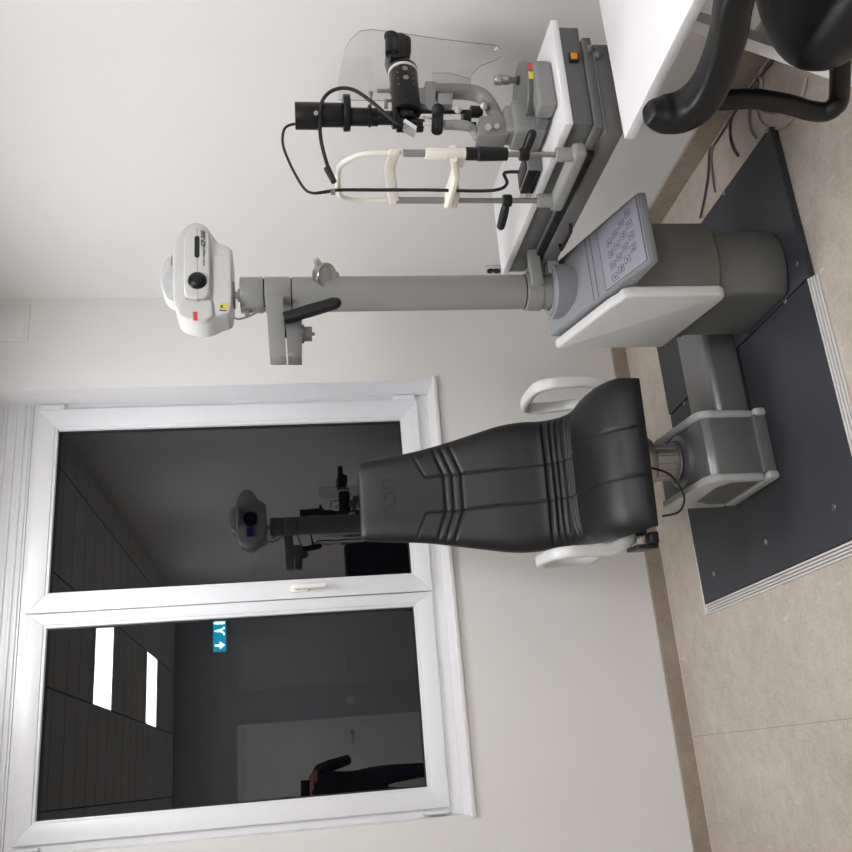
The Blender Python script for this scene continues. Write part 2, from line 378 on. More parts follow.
# ------------------------------------------------------------------ platform
PT, RT = .018, .026
plat = thing('floor_platform', 'charcoal two-level floor platform with ribbed aluminium edging under the unit and chair', 'platform', (-.92,-.96,0))
lo = MB().prism([(-1.555,-1.500),(-.787,-1.500),(-.787,-.388),(-.93,-.388),(-.93,-.388),(-1.555,-.388)][:4]+[(-1.555,-.388)], 2, 0, PT, .0012, 1)
part('lower_panel', lo, MAT, plat)
part('raised_panel', MB().box((-.785,-1.520,0),(-.247,-.395,RT),.0025,2), MAT, plat)
b = MB()   # front ramp with ribs, mitred to the left ramp
def ramp(a, bb, inward, n=4, w=.036):
    a, bb, inward = Vector(a), Vector(bb), Vector(inward)
    for k in range(n):
        t0, t1 = k/n, (k+.78)/n; h0, h1 = .003+.017*(k/n), .003+.017*((k+1)/n)
        q = [a+inward*w*t0, bb+inward*w*t0, bb+inward*w*t1, a+inward*w*t1]
        b.prism([(p.x,p.y) for p in q], 2, 0, h1, .0008, 1)
ramp((-1.56,-1.538,0),(-.787,-1.538,0),(0,1,0)); ramp((-1.593,-1.505,0),(-1.593,-.378,0),(1,0,0))
b.box((-1.59,-1.535,0),(-1.557,-1.502,.006),.003).box((-1.593,-.39,0),(-1.556,-.374,.019),.004).box((-1.56,-.389,0),(-.93,-.380,.0195),.001,1)
part('aluminium_edging', b, ALU, plat, label='ribbed pale aluminium edging')
for (bx_, by_, z) in ((766,542,PT),(714,574,PT),(834,507,PT),(797,264,RT),(785,301,PT),(724,193,RT),(767,130,RT),(684,403,PT)):
    x, y, _ = at(bx_, by_, 2, z)
    q = MB().lathe((x,y,z-.001),(0,0,1),[(0,.009),(.002,.009),(.0035,.0075),(.0035,.005),(.001,.0045),(.001,0)],20)
    part('bolt', q, CHR, plat)

# cross beam joining chair base and column
beam = thing('slide_beam', 'low rounded grey metal beam between the chair base and the column', 'beam', (-.92,-1.0,RT*0+PT))
prof = [(-1.022,PT+.004),(-1.022,.118),(-1.014,.130),(-1.0,.138),(-.98,.141),(-.845,.146),(-.835,.138),(-.835,PT)]
part('cover', MB().prism(prof, 0, -1.052, -.60, .004, 2), GREYM, beam, smooth=50)
part('skirt', MB().box((-1.05,-1.030,PT),(-.79,-1.0225,.024),.001), BLKT, beam)

# ------------------------------------------------------------------ refraction unit: column, console deck, post
unit = thing('refraction_unit', 'grey refraction unit column with keypad deck, white side panel and tall post', 'ophthalmic unit', (-.68,-1.25,RT))
def bulge(x0, x1, yb, yf, bul, z0, z1, inset=0, n=14):
    pts = [(x0+inset,yb),(x0+inset,yf)]
    pts = [(x1-inset,yb),(x0+inset,yb)]
    for k in range(n+1):
        t = k/n; x = x0+inset+(x1-x0-2*inset)*t; pts.append((x, yf+inset-bul*math.sin(PI*(.08+.84*t))+bul*math.sin(PI*.08)))
    return pts
b = MB().prism(bulge(-.787,-.556,-1.125,-1.412,.045,0,0,.004), 2, RT, .275, .010, 3)
part('lower_column', b, COLG, unit, smooth=40)
b = MB().prism(bulge(-.785,-.545,-1.115,-1.432,.045,0,0), 2, .258, .56, .006, 3)
part('upper_column', b, COLG, unit, smooth=40)
# deck: sloping wedge
def zd(y): return .702-.362*(-1.135-y)
dk = [( -1.595, zd(-1.595)-.024),(-1.595, zd(-1.595)),(-1.122, zd(-1.122)),(-1.112,.50),(-1.42,.50),(-1.46,.53)]
deck = part('console_deck', MB().prism(dk, 0, -.775, -.545, .007, 3), DECK, unit, smooth=40)
# raised lip around the deck's front half and shallow grooves
sl = Vector((0,-1,-.362)).normalized(); nrm = Vector((0,-.362,1)).normalized()
def dpt(x, y, h=0): return Vector((x, y, zd(y)))+nrm*h
def dslab(b, x0, x1, ya, yb, h0, h1, bev=.001):
    M = basis(dpt((x0+x1)/2, (ya+yb)/2), (1,0,0), (0,1,.362)); L = abs(yb-ya)*math.sqrt(1+.362**2)/2
    return b.box((-(x1-x0)/2,-L,h0),((x1-x0)/2,L,h1),bev,2,M)
b = MB(); dslab(b,-.772,-.548,-1.592,-1.125,-.002,.0022,.001); part('deck_cover', b, DECK, unit)
b = MB(); dslab(b,-.7665,-.5535,-1.585,-1.405,.001,.003,.0008); part('keypad_border', b, KEYL, unit)
b = MB(); dslab(b,-.764,-.556,-1.582,-1.408,.001,.0036,.0008); kp = part('keypad', b, KEY, unit, label='pale lavender touch keypad')
for ya in (-1.372,-1.35): 
    b = MB(); dslab(b,-.768,-.552,ya,ya+.0022,.001,.0028,0); part('groove_line', b, KEYL, unit)
rnd = random.Random(3)
rows = [(-1.452,(-.745,-.705,-.665,-.627)),(-1.482,(-.735,-.695,-.655,-.615)),(-1.512,(-.72,-.68,-.64,-.60)),(-1.542,(-.70,-.66,-.62,-.585))]
for (y, xs) in rows:
    for i, x in enumerate(xs):
        b = MB()
        for (xa, xb_, ya, yb) in ((x-.0115,x+.0115,y-.0115,y-.0102),(x-.0115,x+.0115,y+.0102,y+.0115),(x-.0115,x-.0102,y-.0102,y+.0102),(x+.0102,x+.0115,y-.0102,y+.0102)): dslab(b,xa,xb_,ya,yb,.003,.0042,0)
        k = (i*3+int(abs(y)*1000)) % 4
        if k == 0: dslab(b,x-.005,x+.005,y-.001,y+.001,.003,.0043,0); dslab(b,x-.001,x+.001,y-.006,y+.006,.003,.0043,0)
        elif k == 1: dslab(b,x-.006,x+.006,y-.005,y-.003,.003,.0043,0); dslab(b,x-.004,x+.004,y+.001,y+.005,.003,.0043,0)
        elif k == 2: dslab(b,x-.006,x-.002,y-.005,y+.005,.003,.0043,0); dslab(b,x+.002,x+.006,y-.005,y+.002,.003,.0043,0)
        else: b.lathe(dpt(x,y,.003), nrm, [(0,.006),(.0013,.006),(.0013,.004),(.0005,.004),(.0005,0)], 16)
        part('key', b, KEYL, kp, smooth=0)
# white side panels
sp = [(-1.108,.30),(-1.108,zd(-1.108)-.012),(-1.375,zd(-1.375)-.012),(-1.42,zd(-1.42)-.022),(-1.452,.575),(-1.468,.54),(-1.468,.275),(-1.455,.258),(-1.43,.258),(-1.20,.30)]
sp = [(-1.105,.325),(-1.108,.692),(-1.12,.690),(-1.385,zd(-1.385)-.008),(-1.43,zd(-1.43)-.014),(-1.455,.578),(-1.466,.55),(-1.466,.275),(-1.452,.258),(-1.43,.256)]
part('side_panel', MB().prism(sp, 0, -.815, -.780, .010, 4), WHP, unit, smooth=50, label='off-white side panel')
# post
PX, PY, PR = -.655, -1.205, .0545
part('post_collar', MB().lathe((PX,PY,zd(PY)-.03),(0,0,1),[(0,.088),(.065,.088),(.068,.085),(.068,.078),(.072,.076),(.072,.06),(.05,.058)],64), DECK, unit)
part('post', MB().cyl((PX,PY,.62),(PX,PY,1.535),PR,n=64), GREYL, unit)
part('sleeve_joint', MB().cyl((PX,PY,.801),(PX,PY,.8045),PR+.0008,n=64), BLKT, unit)
part('post_sleeve', MB().cyl((PX,PY,.66),(PX,PY,.800),PR+.0015,n=64,bev=.002), GREYL, unit)
part('arm_ring', MB().cyl((PX,PY,1.539),(PX,PY,1.618),PR+.001,n=64,bev=.002), GREYL, unit)
part('post_cap', MB().cyl((PX,PY,1.622),(PX,PY,1.692),PR+.001,n=64,bev=.003), GREYL, unit)
part('spacer_rings', MB().cyl((PX,PY,1.53),(PX,PY,1.625),PR-.004,n=64), BLKT, unit)
part('screw_lug', MB().box((PX-.066,PY-.012,1.665),(PX-.052,PY+.012,1.681),.003), GREYL, unit)
# projector mount on top of the post
part('mount_stem', MB().cyl((PX+.0,PY,1.69),(PX+.0,PY,1.712),.012).cyl((PX,PY,1.692),(PX,PY,1.70),.02), CHR, unit)
# holder arm to the left with two plates
def arm_box(b, x0, x1, xl, xr, yc=-1.255, dy=.026, bev=.002):
    pass
def quad(b, pts, Y0, Y1, bev=.002):
    P = [at(px, py, 1, (Y0+Y1)/2) for px, py in pts]
    return b.prism([(p.x, p.z) for p in P], 1, Y0, Y1, bev, 2)
arm = part('holder_arm', quad(MB(), [(266,300),(270,361),(286.5,361),(283,300)], -1.285,-1.225), GREYL, unit)
part('arm_block', quad(MB(), [(285.5,318),(288,361),(302,361),(302,318)], -1.285,-1.225), GREYM, unit)
part('arm_joint', quad(MB(), [(280,320),(281,335),(290,335),(290,320)], -1.275,-1.235), GREYD, unit)
p0, p1 = at(284.5,318,1,-1.30), at(336,303,1,-1.33)
part('grip_handle', MB().tube([p0,p0.lerp(p1,.5),p1],[1,1.05,1.0],n=24,sec=(.0165,.0165,(0,1,0)),smooth=4).ball(p1,.0165), BLKC, unit, label='black grip handle on the post arm')
a0, a1 = at(300,334,1,-1.255), at(312,334,1,-1.255)
part('clamp_screw', MB().cyl(a0,a0.lerp(a1,.35),.028).cyl(a0,a1,.022).cyl(a1,a1+(a1-a0).normalized()*.008,.005), GREYD, unit)
kc = at(321,275,1,-1.245)
kd = (CAM-kc).normalized(); kd = (kd+Vector((0,0,-.75))).normalized()
b = MB().lathe(kc, kd, [(-.02,.016),(0,.018),(.004,.037),(.028,.038),(.033,.035),(.031,.023),(.027,.022),(.027,0)],36)
uu, vv = frame(kd)
for k in range(3):
    a = 2*PI*k/3+.9; dd = uu*math.cos(a)+vv*math.sin(a); b.tube([kc+kd*.012+dd*.02, kc+kd*.012+dd*.042, kc+kd*.012+dd*.054],[.012,.011,.010],n=12)
b.cyl(V(PX,PY,kc.z), kc+kd*-.018, .012)
part('clamp_knob', b, CHR, unit, label='polished three-lobed clamp knob')

# ------------------------------------------------------------------ chart projector
pj = thing('chart_projector', 'white chart projector head with black knob on top of the grey post', 'projector', (PX,PY,1.712))
def sil(pts, Y, ox=160, oy=215, s=6.55):
    pts = [(a, c if c < 480 else 480+(c-480)*.77) for a, c in pts]
    return [(at(ox+a/s, oy+c/s, 1, Y).x, at(ox+a/s, oy+c/s, 1, Y).z) for a, c in pts]
outer = [(165,120),(195,92),(240,80),(290,95),(322,120),(340,150),(362,178),(382,210),(420,225),(465,245),(476,265),(478,480),(474,600),(462,695),(400,715),(350,745),(300,768),(230,768),(165,745),(118,720),(100,660),(96,600),(92,520),(90,320),(96,260),(118,195),(140,150)]
part('body', MB().prism(sil(outer,-1.24),1,-1.275,-1.13,.012,4), WHP, pj, smooth=60)
front = [(172,112),(205,88),(240,78),(285,92),(318,122),(326,160),(328,420),(322,540),(300,575),(260,588),(210,586),(175,570),(160,530),(158,400),(158,180)]
part('front_band', MB().prism(sil(front,-1.29),1,-1.302,-1.268,.007,3), WHP, pj, smooth=60)
low = [(130,590),(160,560),(180,580),(320,580),(345,600),(350,720),(300,765),(240,770),(180,755),(125,720),(108,660)]
part('lower_shell', MB().prism(sil(low,-1.285),1,-1.293,-1.268,.008,3), WHP, pj, smooth=60)
low2 = [(340,260),(465,270),(470,590),(455,690),(360,715),(342,600)]
part('foot_shell', MB().prism(sil(low2,-1.275),1,-1.281,-1.262,.005,3), WHP, pj, smooth=60)
def sdisc(c, r, n=40, a0=0, a1=2*PI): return [(c[0]+r[0]*math.cos(a0+(a1-a0)*k/n), c[1]+r[1]*math.sin(a0+(a1-a0)*k/n)) for k in range(n)]
dome = [(100,300+k*0) for k in ()]
dm = [(100+ -88*math.sin(PI*k/24), 460-150*math.cos(PI*k/24)) for k in range(25)]
part('dome_cover', MB().prism(sil(dm,-1.2),1,-1.245,-1.15,.006,3), WHP, pj, smooth=60)
dm2 = [(96+ -72*math.sin(PI*k/24), 462-132*math.cos(PI*k/24)) for k in range(25)]
part('dome_panel', MB().prism(sil(dm2,-1.245),1,-1.2475,-1.244), mat('pale_grey_plastic',(196,196,198),.4), pj, smooth=40)
kc = at(160+245/6.55, 215+432/6.55, 1, -1.302)
part('knob', MB().lathe(kc,(0,-1,0),[(-.003,.027),(.004,.0275),(.010,.025),(.015,.019),(.017,.010),(.0175,0)],40), BLKM, pj, label='glossy black round knob')
so = [(226,150),(232,140),(242,137),(254,140),(259,150),(259,268),(253,278),(242,281),(232,278),(226,268)]
part('slot', MB().prism(sil(so,-1.302),1,-1.3035,-1.300,.0005,1), BLKT, pj)
part('seam', MB().prism(sil([(241,84),(245,84),(248,584),(244,584)],-1.302),1,-1.3024,-1.29), mat('seam_grey',(150,150,150),.6), pj)
def ptext(s, px, py, Y, size, m, name, shear=.25, depth=.0004, par=None, bold=0):
    c = at(px, py, 1, Y); M = basis(c, (1,0,0), (0,0,1)); return part(name, text_mb(s, size, depth, M, shear, bold), m, par, smooth=0)
ptext('CP-500', 160+284/6.55, 215+156/6.55, -1.3035, .018, BLU, 'model_text', par=pj, bold=.0005)
ptext('CHART PROJECTOR', 160+288/6.55, 215+262/6.55, -1.3035, .0085, BLU, 'caption_text', .2, par=pj)
part('red_label', MB().prism(sil([(216,683),(244,683),(246,755),(220,755)],-1.293),1,-1.2955,-1.292), RED, pj, smooth=0, label='red label')
part('yellow_label', MB().prism(sil([(392,608),(440,605),(442,655),(392,655)],-1.281),1,-1.283,-1.280), YEL, pj, smooth=0, label='yellow warning label')
part('label_print', MB().prism(sil([(398,625),(412,625),(412,645),(398,645)],-1.283),1,-1.284,-1.282).prism(sil([(388,662),(436,668),(436,673),(388,668)],-1.283),1,-1.284,-1.280), BLU, pj, smooth=0)
part('neck', MB().box((PX-.032,PY-.032,1.708),(PX+.032,PY+.032,1.742),.003), GREYL, pj)
b = MB().cyl((PX+.03,-1.13,1.80),(PX+.03,-1.095,1.80),.042,bev=.003); part('lens_barrel', b, BLKM, pj)
b = MB().box((PX-.07,-1.13,1.785),(PX-.015,-1.122,1.825),.002); part('display', b, emis('blue_display',(30,34,90),1.0), pj)
b = MB().prism([(PX-.01,1.86),(PX+.11,1.86),(PX+.12,1.875),(PX-.02,1.875)],1,-1.13,-1.04,.002); part('lens_hood', b, WHP, pj)
b = MB().tube([at(233,318,1,-1.21), at(240,319,1,-1.215), at(252,315,1,-1.22), at(262,309,1,-1.225), (PX-.055,-1.22,1.60)], .0032); tag(part('projector_cable', b, CABG), 'thin grey cable curving from the projector head to the post', 'cable')

# ------------------------------------------------------------------ swing table
TZ = .845
tb = thing('instrument_table', 'narrow white-topped grey swing table carrying the slit lamp, with amber switch', 'instrument table', (-.42,-1.53,.69))
a_ = math.radians(-1.8); TM = Matrix.Translation((-.585,-1.922,0)) @ Matrix.Rotation(a_, 4, 'Z')   # origin at front-left corner, +x right, +y to the window
LT, WT = .80, .336
TV = lambda x, y, z: TM @ Vector((x,y,z))
part('tabletop', MB().box((.012,0,TZ-.021),(WT,LT,TZ),.003,2,TM), TOPW, tb)
part('apron', MB().box((.020,.012,.768),(WT-.012,LT-.01,TZ-.021),.003,2,TM), GREYD, tb)
part('carriage', MB().box((.006,.005,.742),(WT-.05,LT-.01,.766),.002,2,TM), GREYD, tb)
part('drawer_box', MB().box((-.014,.0,.698),(WT-.075,LT-.03,.741),.003,2,TM).box((-.012,-.002,.7395),(WT-.08,LT-.03,.7425),0,1,TM), GREYD, tb)
part('rail_gap', MB().box((-.004,.10,.7425),(.008,LT-.05,.765),0,1,TM), BLKT, tb)
sb = MB().box((WT-.128,.002,.782),(WT-.100,.012,.808),.003,2,TM); s_ = part('power_switch', sb, BLKT, tb)
part('switch_lens', MB().box((WT-.123,-.002,.786),(WT-.105,.004,.804),.002,2,TM), AMB, s_, label='amber rocker')
hd = [TV(x,y,.716) for x, y in ((-.016,.43),(-.034,.435),(-.038,.45),(-.038,.53),(-.034,.545),(-.016,.55))]
part('handle', MB().tube(hd,.0055,smooth=3), BLKC, tb, label='black pull handle')
for (x, z, r) in ((.235,.752,.007),(.215,.735,.008)): part('clamp_lever', MB().cyl(TV(x,-.004,z),TV(x+.006,-.016,z+.004),r,bev=.002), GREYM, tb)
# brackets that reach the post
part('bracket', MB().box((PX-.012,PY-PR-.024,.755),(-.545,PY-PR+.004,.792),.003), GREYL, tb)
part('bracket', MB().box((PX+.035,PY-PR-.008,.692),(-.55,PY-PR+.025,.730),.003), GREYL, tb)
part('bracket_ring', MB().lathe((PX,PY,.750),(0,0,1),[(0,PR+.002),(0,PR+.006),(.046,PR+.006),(.046,PR+.002)],64), GREYL, tb)

# ------------------------------------------------------------------ slit lamp
SY = -1.765
S = lambda px, py, dy=0: at(px, py, 1, SY+dy)
sl_ = thing('slit_lamp', 'black and grey slit lamp microscope with silver joystick on the white swing table', 'slit lamp', (-.40,SY,TZ))
def vbox(pts, Y0, Y1, bev=.003):   # outline in photo points, extruded in depth
    b = MB(); return quad(b, pts, Y0, Y1, bev)
part('rail_cover', MB().box((-.492,-1.895,TZ),(-.345,-1.835,TZ+.050),.012,4), GREY, sl_)
part('rail_cover', MB().box((-.492,-1.70,TZ),(-.345,-1.645,TZ+.045),.012,4), GREY, sl_)
part('slide_plate', MB().box((-.50,-1.84,TZ+.012),(-.31,-1.70,TZ+.040),.004), GREYD, sl_)
part('axle', MB().cyl((-.40,-1.86,TZ+.03),(-.40,-1.67,TZ+.03),.010), STL, sl_)
part('round_base', MB().lathe((-.375,-1.79,TZ+.040),(0,0,1),[(0,.084),(.022,.088),(.025,.086),(.025,0)],64), GREYD, sl_)
def onside(a, z0, z1, half, c=(-.375,-1.79), r=.0888):   # curved sticker on the round base
    b = MB(); n = 6; rows_ = []
    for k in range(n+1):
        t = a-half+2*half*k/n; dx, dy = math.cos(t), math.sin(t)
        rows_.append([(c[0]+dx*rr, c[1]+dy*rr, z) for rr, z in ((r-.002,z0),(r,z0),(r,z1),(r-.002,z1))])
    return b.loft(rows_)
aim = math.atan2(CAM.y+1.79, CAM.x+.355)
part('red_label', onside(aim+.95,TZ+.041,TZ+.062,.13), RED, sl_, label='red oval label'); part('yellow_label', onside(aim+.62,TZ+.041,TZ+.062,.12), YEL, sl_, label='yellow label')
part('base_body', MB().box((-.505,-1.81,TZ+.008),(-.40,-1.715,TZ+.098),.014,4).box((-.50,-1.80,TZ+.07),(-.41,-1.73,TZ+.118),.014,4), GREY, sl_)
jp = at(500,80,1,-1.80)
part('joystick', MB().lathe((jp.x,-1.80,.908),(0,0,1),[(0,.005),(.012,.005),(.014,.008),(.028,.010),(.032,.0125),(.034,.0135),(.050,.0135),(.052,.015),(.066,.015),(.071,.012),(.072,0)],36), CHR, sl_, label='knurled silver joystick')
part('joystick_boot', MB().lathe((jp.x,-1.80,TZ+.050),(0,0,1),[(0,.022),(.008,.022),(.016,.012),(.022,.010)],32), BLKT, sl_)
# swivel arms
cc = [S(503,134), S(497,120), S(491,107), S(481,96), S(466,92), S(448,91.5), S(430,91.5)]
part('microscope_arm', MB().tube(cc,1,n=28,sec=(.022,.0155,(0,1,0)),smooth=6), GREY, sl_)
part('arm_head', vbox([(424,86),(424,112),(434,116),(436,86)],SY-.022,SY+.022,.005), GREY, sl_)
part('arm_block', vbox([(437,97),(437,109),(452,109),(452,97)],SY-.018,SY+.018), GREYL, sl_)
part('pivot_block', vbox([(478,122),(476,142),(506,142),(506,122)],SY-.025,SY+.03,.004), GREY, sl_)
part('pivot_screw', MB().cyl(S(488,127,-.028),S(488,127,-.04),.009).cyl(S(497,126,-.028),S(497,126,-.04),.007), CHR, sl_)
for (px, py) in ((458,110),(484,106)): part('thumb_screw', MB().cyl(S(px,py,-.02),S(px,py,-.042),.010,bev=.002), CHR, sl_)
# illumination column (vertical)
def vcyl(name, pxa, pxb, pyc, rpx, m, dy=0, bev=.002, lab=None, n=40):
    a, c = S(pxa, pyc, dy), S(pxb, pyc, dy); x = (a.x+c.x)/2; r = rpx/ FPX * (MR @ (a-CAM)).z
    return part(name, MB().cyl((x,SY+dy,c.z),(x,SY+dy,a.z),r,bev=bev,n=n), m, sl_, label=lab)
vcyl('lamp_housing',295,321,116,13.5,BLKM); vcyl('lamp_collar',320,345,115,12,BLKM); vcyl('lamp_ring',343,350,113,18,BLKM); vcyl('filter_barrel',350,378,117,9,BLKM)
vcyl('filter_ring',368,371,116,11,BLKM); vcyl('slit_barrel',377,396,118,7,BLKM); vcyl('slit_ring',392,397,118,11,BLKM)
part('lamp_screw', MB().cyl(S(316,113,-.05),S(316,113,-.0),.006), CHR, sl_)
part('filter_lever', MB().cyl(S(371,106),S(371,93),.0035).ball(S(371,93),.006), STL, sl_)
for (x0, x1, y_) in ((396,470,112),(396,476,124)): part('guide_rod', MB().cyl(S(x0,y_,-.01),S(x1,y_,-.01),.0055), BLKM, sl_)
part('mirror_holder', vbox([(397,108),(397,128),(424,128),(424,124),(403,121),(403,108)],SY-.02,SY+.02,.002), BLKM, sl_)
mm = [S(405,119,-.022), S(417,127,-.022), S(415,130,-.022), S(403,122,-.022)]
part('mirror', MB().prism([(p.x,p.z) for p in mm],1,SY-.024,SY+.012), mat('mirror_glass',(235,235,235),.08,metal=.9), sl_, smooth=0)
for y_ in (116,124): part('rod_clamp', MB().cyl(S(423,y_,-.018),S(433,y_,-.018),.006), ALU, sl_)
ra, rb = S(438,110,-.03), S(437,132,-.03)
part('width_knob', MB().cyl(ra,rb,.0155,bev=.003), BLKM, sl_); part('width_knob', MB().cyl(S(438,110,-.055),S(438,110,-.02),.017,bev=.003), BLKM, sl_)
part('lamp_pillar', MB().tube([S(444,125,-.02),S(455,125,-.02),S(466,126,-.02),S(472,129,-.01),S(478,138)],[.013,.0135,.014,.013,.012],n=20), GREYL, sl_)
part('pillar_foot', MB().cyl(S(474,132),S(490,137),.017,bev=.003), GREY, sl_)
vcyl('scale_drum',462,470,118,8,BLKM); vcyl('arm_joint',470,482,112,6,BLKM)
# microscope
m0, m1 = S(407,114,-.01), S(403,73,.0)
dm_ = (m1-m0).normalized()
mag = MB().cyl(m0,m1,.0385,bev=.004,n=48); mg = part('magnification_drum', mag, BLKM, sl_)
part('drum_ring', MB().cyl(m1-dm_*.007,m1+dm_*.001,.0412,n=48), ALU, mg)
part('drum_rim', MB().cyl(m1+dm_*.002,m1+dm_*.012,.0405,bev=.003,n=48), BLKM, mg)
up = Vector((0,0,1)); side = dm_.cross(up).normalized(); upm = side.cross(dm_).normalized()
if side.dot(CAM-m0) < 0: side = -side
tocam = (side).normalized()
for (t, h) in ((.022,.0),(.054,.0)):
    c = m1-dm_*t; part('drum_screw', MB().cyl(c+tocam*.036,c+tocam*.040,.0075,bev=.001), STL, mg)
for k in range(8):
    a = 2*PI*k/8; c = m1-dm_*(.012+.02*(k%4)); q = (tocam*math.cos(.55*(1 if k>3 else -1))+upm*math.sin(.55*(1 if k>3 else -1))); part('drum_mark', MB().cyl(c+q*.0375,c+q*.0392,.0018,n=10), STL, mg, smooth=0)
e0 = m1+dm_*.010
part('prism_head', vbox([(388,44),(385,56),(389,68),(404,68),(410,62),(410,47),(400,42)],SY-.036,SY+.045,.008), BLKM, sl_)
part('objective', MB().cyl(m0,m0-dm_*.022,.024,.021,bev=.002), BLKM, sl_)
for dy in (-.032,.034):
    q0, q1 = S(392,54,dy), S(391,40,dy)
    e = part('eyepiece', MB().cyl(q0,q1,.0185,.0165,bev=.002), BLKM, sl_); part('eyecup', MB().cyl(q1,S(391,35,dy),.0175,.019,bev=.003), BLKT, e)
part('objective_lever', MB().cyl(S(377,91),S(397,91),.0055).cyl(S(389,91),S(397,91),.009), STL, sl_)
part('stop_pin', MB().cyl(S(388,101),S(398,101),.004), STL, sl_)
part('microscope_mount', vbox([(408,94),(408,104),(426,110),(426,92)],SY-.02,SY+.02,.003), GREY, sl_)
# acrylic breath shields: thin sheets hung between patient and examiner
def sheet(pts, X, name, th=.003):
    P = [at(px,py,0,X) for px, py in pts]
    o = part(name, MB().prism([(p.y,p.z) for p in P],0,X-th/2,X+th/2,0), [ACR, ACRE], sl_, smooth=0, label='clear acrylic shield')
    for f in o.data.polygons: f.material_index = 0 if abs(f.normal.x) > .7 else 1
    return o
sheet([(338,84),(345,50),(350,40),(360,31),(372,29.5),(400,33),(440,39),(475,43),(495,45),(501,49),(501,56),(494,61),(480,66),(471,76),(470,93),(440,101),(400,101),(338,100)],-.285,'breath_shield')
sheet([(432,73),(450,73),(471,79),(471,95),(432,95)],-.36,'small_shield',.002)
part('shield_clip', MB().cyl(at(497,50,0,-.285)+V(-.004,0,0),at(497,50,0,-.285)+V(.004,0,0),.007), ALU, sl_)
part('shield_post', MB().cyl(S(386,100),S(386,108),.005), STL, sl_)
# cables of the lamp
part('lamp_cable', MB().tube([S(398,124,-.03),S(388,116,-.04),S(372,102,-.05),S(356,91,-.05),S(343,88,-.05),S(330,92,-.045),S(322,102,-.04),S(320,118,-.03),S(321,140,-.03),S(327,164,-.03),S(333,180,-.03)],.0048,n=12), BLKT, sl_)
part('cable_plug', MB().cyl(S(327,168,-.03),S(334,182,-.03),.009,.0075), BLKT, sl_)
part('supply_cable', MB().tube([S(297,124,0),S(290,125,0),S(284,130,0),S(283,145,0),S(291,166,0),S(303,187,0),S(312,193,0),S(325,192,.01),S(340,190,.05),S(380,190,.05),S(430,190,.05),S(480,191,.05),S(500,189,.05),S(507,183,.05),S(504,174,.04),S(509,172,.03),S(519,172,.03)],[.0035]*7+[.0045]*10,n=12), BLKT, sl_)
part('cable_clip', MB().cyl(S(331,192,.01),S(335,192,.01),.008), STL, sl_)

# ------------------------------------------------------------------ chin and head rest
HX = -.618
hr = thing('head_rest', 'cream and steel chin and forehead rest clamped to the left edge of the swing table', 'head rest', (HX,-1.765,TZ))
Rp = lambda px, py: at(px, py, 0, HX)
yA, yB = -1.858, -1.655
part('clamp_bar', MB().box((HX-.020,yA-.028,TZ-.062),(HX+.022,yB+.028,TZ-.024),.012,4), GREYL, hr)
for y in (yA, yB): part('boss', MB().cyl((HX,y,TZ-.045),(HX,y,TZ+.016),.0185,bev=.002), GREYL, hr)
def zat(px, y=yA):   # height on a rod for a photo column
    lo_, hi_ = .5, 2
    for _ in range(40):
        m = (lo_+hi_)/2; d = MR @ (Vector((HX,y,m))-CAM); v = 426+FPX*d.y/d.z
        if v > px: lo_ = m
        else: hi_ = m
    return (lo_+hi_)/2
part('rod', MB().cyl((HX,yA,TZ),(HX,yA,zat(403)),.0072), STL, hr); part('rod', MB().cyl((HX,yB,TZ),(HX,yB,zat(397,yB)),.0072), STL, hr)
hoop = [(HX,yA,zat(424)),(HX,yA,zat(400)),(HX,yA+.0,zat(378)),(HX,yA+.012,zat(358)),(HX,yA+.045,zat(343)),(HX,(yA+yB)/2-.02,zat(339)),(HX,yB-.045,zat(338,yB)),(HX,yB-.012,zat(343,yB)),(HX,yB+.004,zat(360,yB)),(HX,yB,zat(380,yB)),(HX,yB,zat(398,yB))]
part('head_hoop', MB().tube(hoop,.0072,n=20,smooth=8), CREAM, hr)
part('grey_sleeve', MB().cyl((HX,yA,zat(425)),(HX,yA,zat(403)),.0092), GREY, hr); part('grey_sleeve', MB().cyl((HX,yB,zat(446,yB)),(HX,yB,zat(396,yB)),.0088), GREY, hr)
part('height_sleeve', MB().cyl((HX,yA,zat(467)),(HX,yA,zat(425)),.0145,bev=.002).cyl((HX,yA,zat(447)),(HX,yA,zat(445.6)),.0155), CREAM, hr)
part('forehead_band', MB().tube([(HX,yA-.018,zat(394)),(HX-.004,yA,zat(394)),(HX+.022,(yA+yB)/2,zat(394)),(HX-.004,yB,zat(394,yB)),(HX,yB+.012,zat(394,yB))],1,n=16,sec=(.0145,.004,(0,0,1)),smooth=6), CREAM, hr)
zc = zat(452,-1.76)
b = MB().tube([(HX,yA,zc+.012),(HX,yA+.03,zc+.004),(HX,yA+.075,zc-.006),(HX,yB-.06,zc-.006),(HX,yB,zc-.004)],1,n=20,sec=(.026,.010,(1,0,0)),smooth=6)
b.box((HX-.02,yB-.05,zc-.03),(HX+.02,yB+.014,zc+.006),.006).box((HX-.014,yA+.0,zc-.02),(HX+.014,yA+.04,zc+.012),.005)
part('chin_rest', b, CREAM, hr)
part('grip_sleeve', MB().lathe((HX,yA,zat(507)),(0,0,1),[(0,.0165),(zat(478)-zat(507),.0185),(zat(477)-zat(507),.0165),(zat(466)-zat(507),.0165),(zat(464)-zat(507),.012)],32), BLKC, hr, label='black grip sleeve')
def grip(y, pxr, tgt, r=.0125):
    z = zat(pxr, y); p = Vector((HX,y,z)); q = tgt
    b = MB().cyl((HX,y,z-.012),(HX,y,z+.012),.0165,bev=.002)
    b.tube([p, p.lerp(q,.3), p.lerp(q,.65), q],[.008,.0115,r,r*.95],n=20,smooth=5).ball(q,r*.95)
    part('hand_grip', b, BLKC, hr, label='black hand grip')
grip(yA, 524, at(532,134,1,-1.90)); grip(yB, 507, at(501,226,1,-1.60))
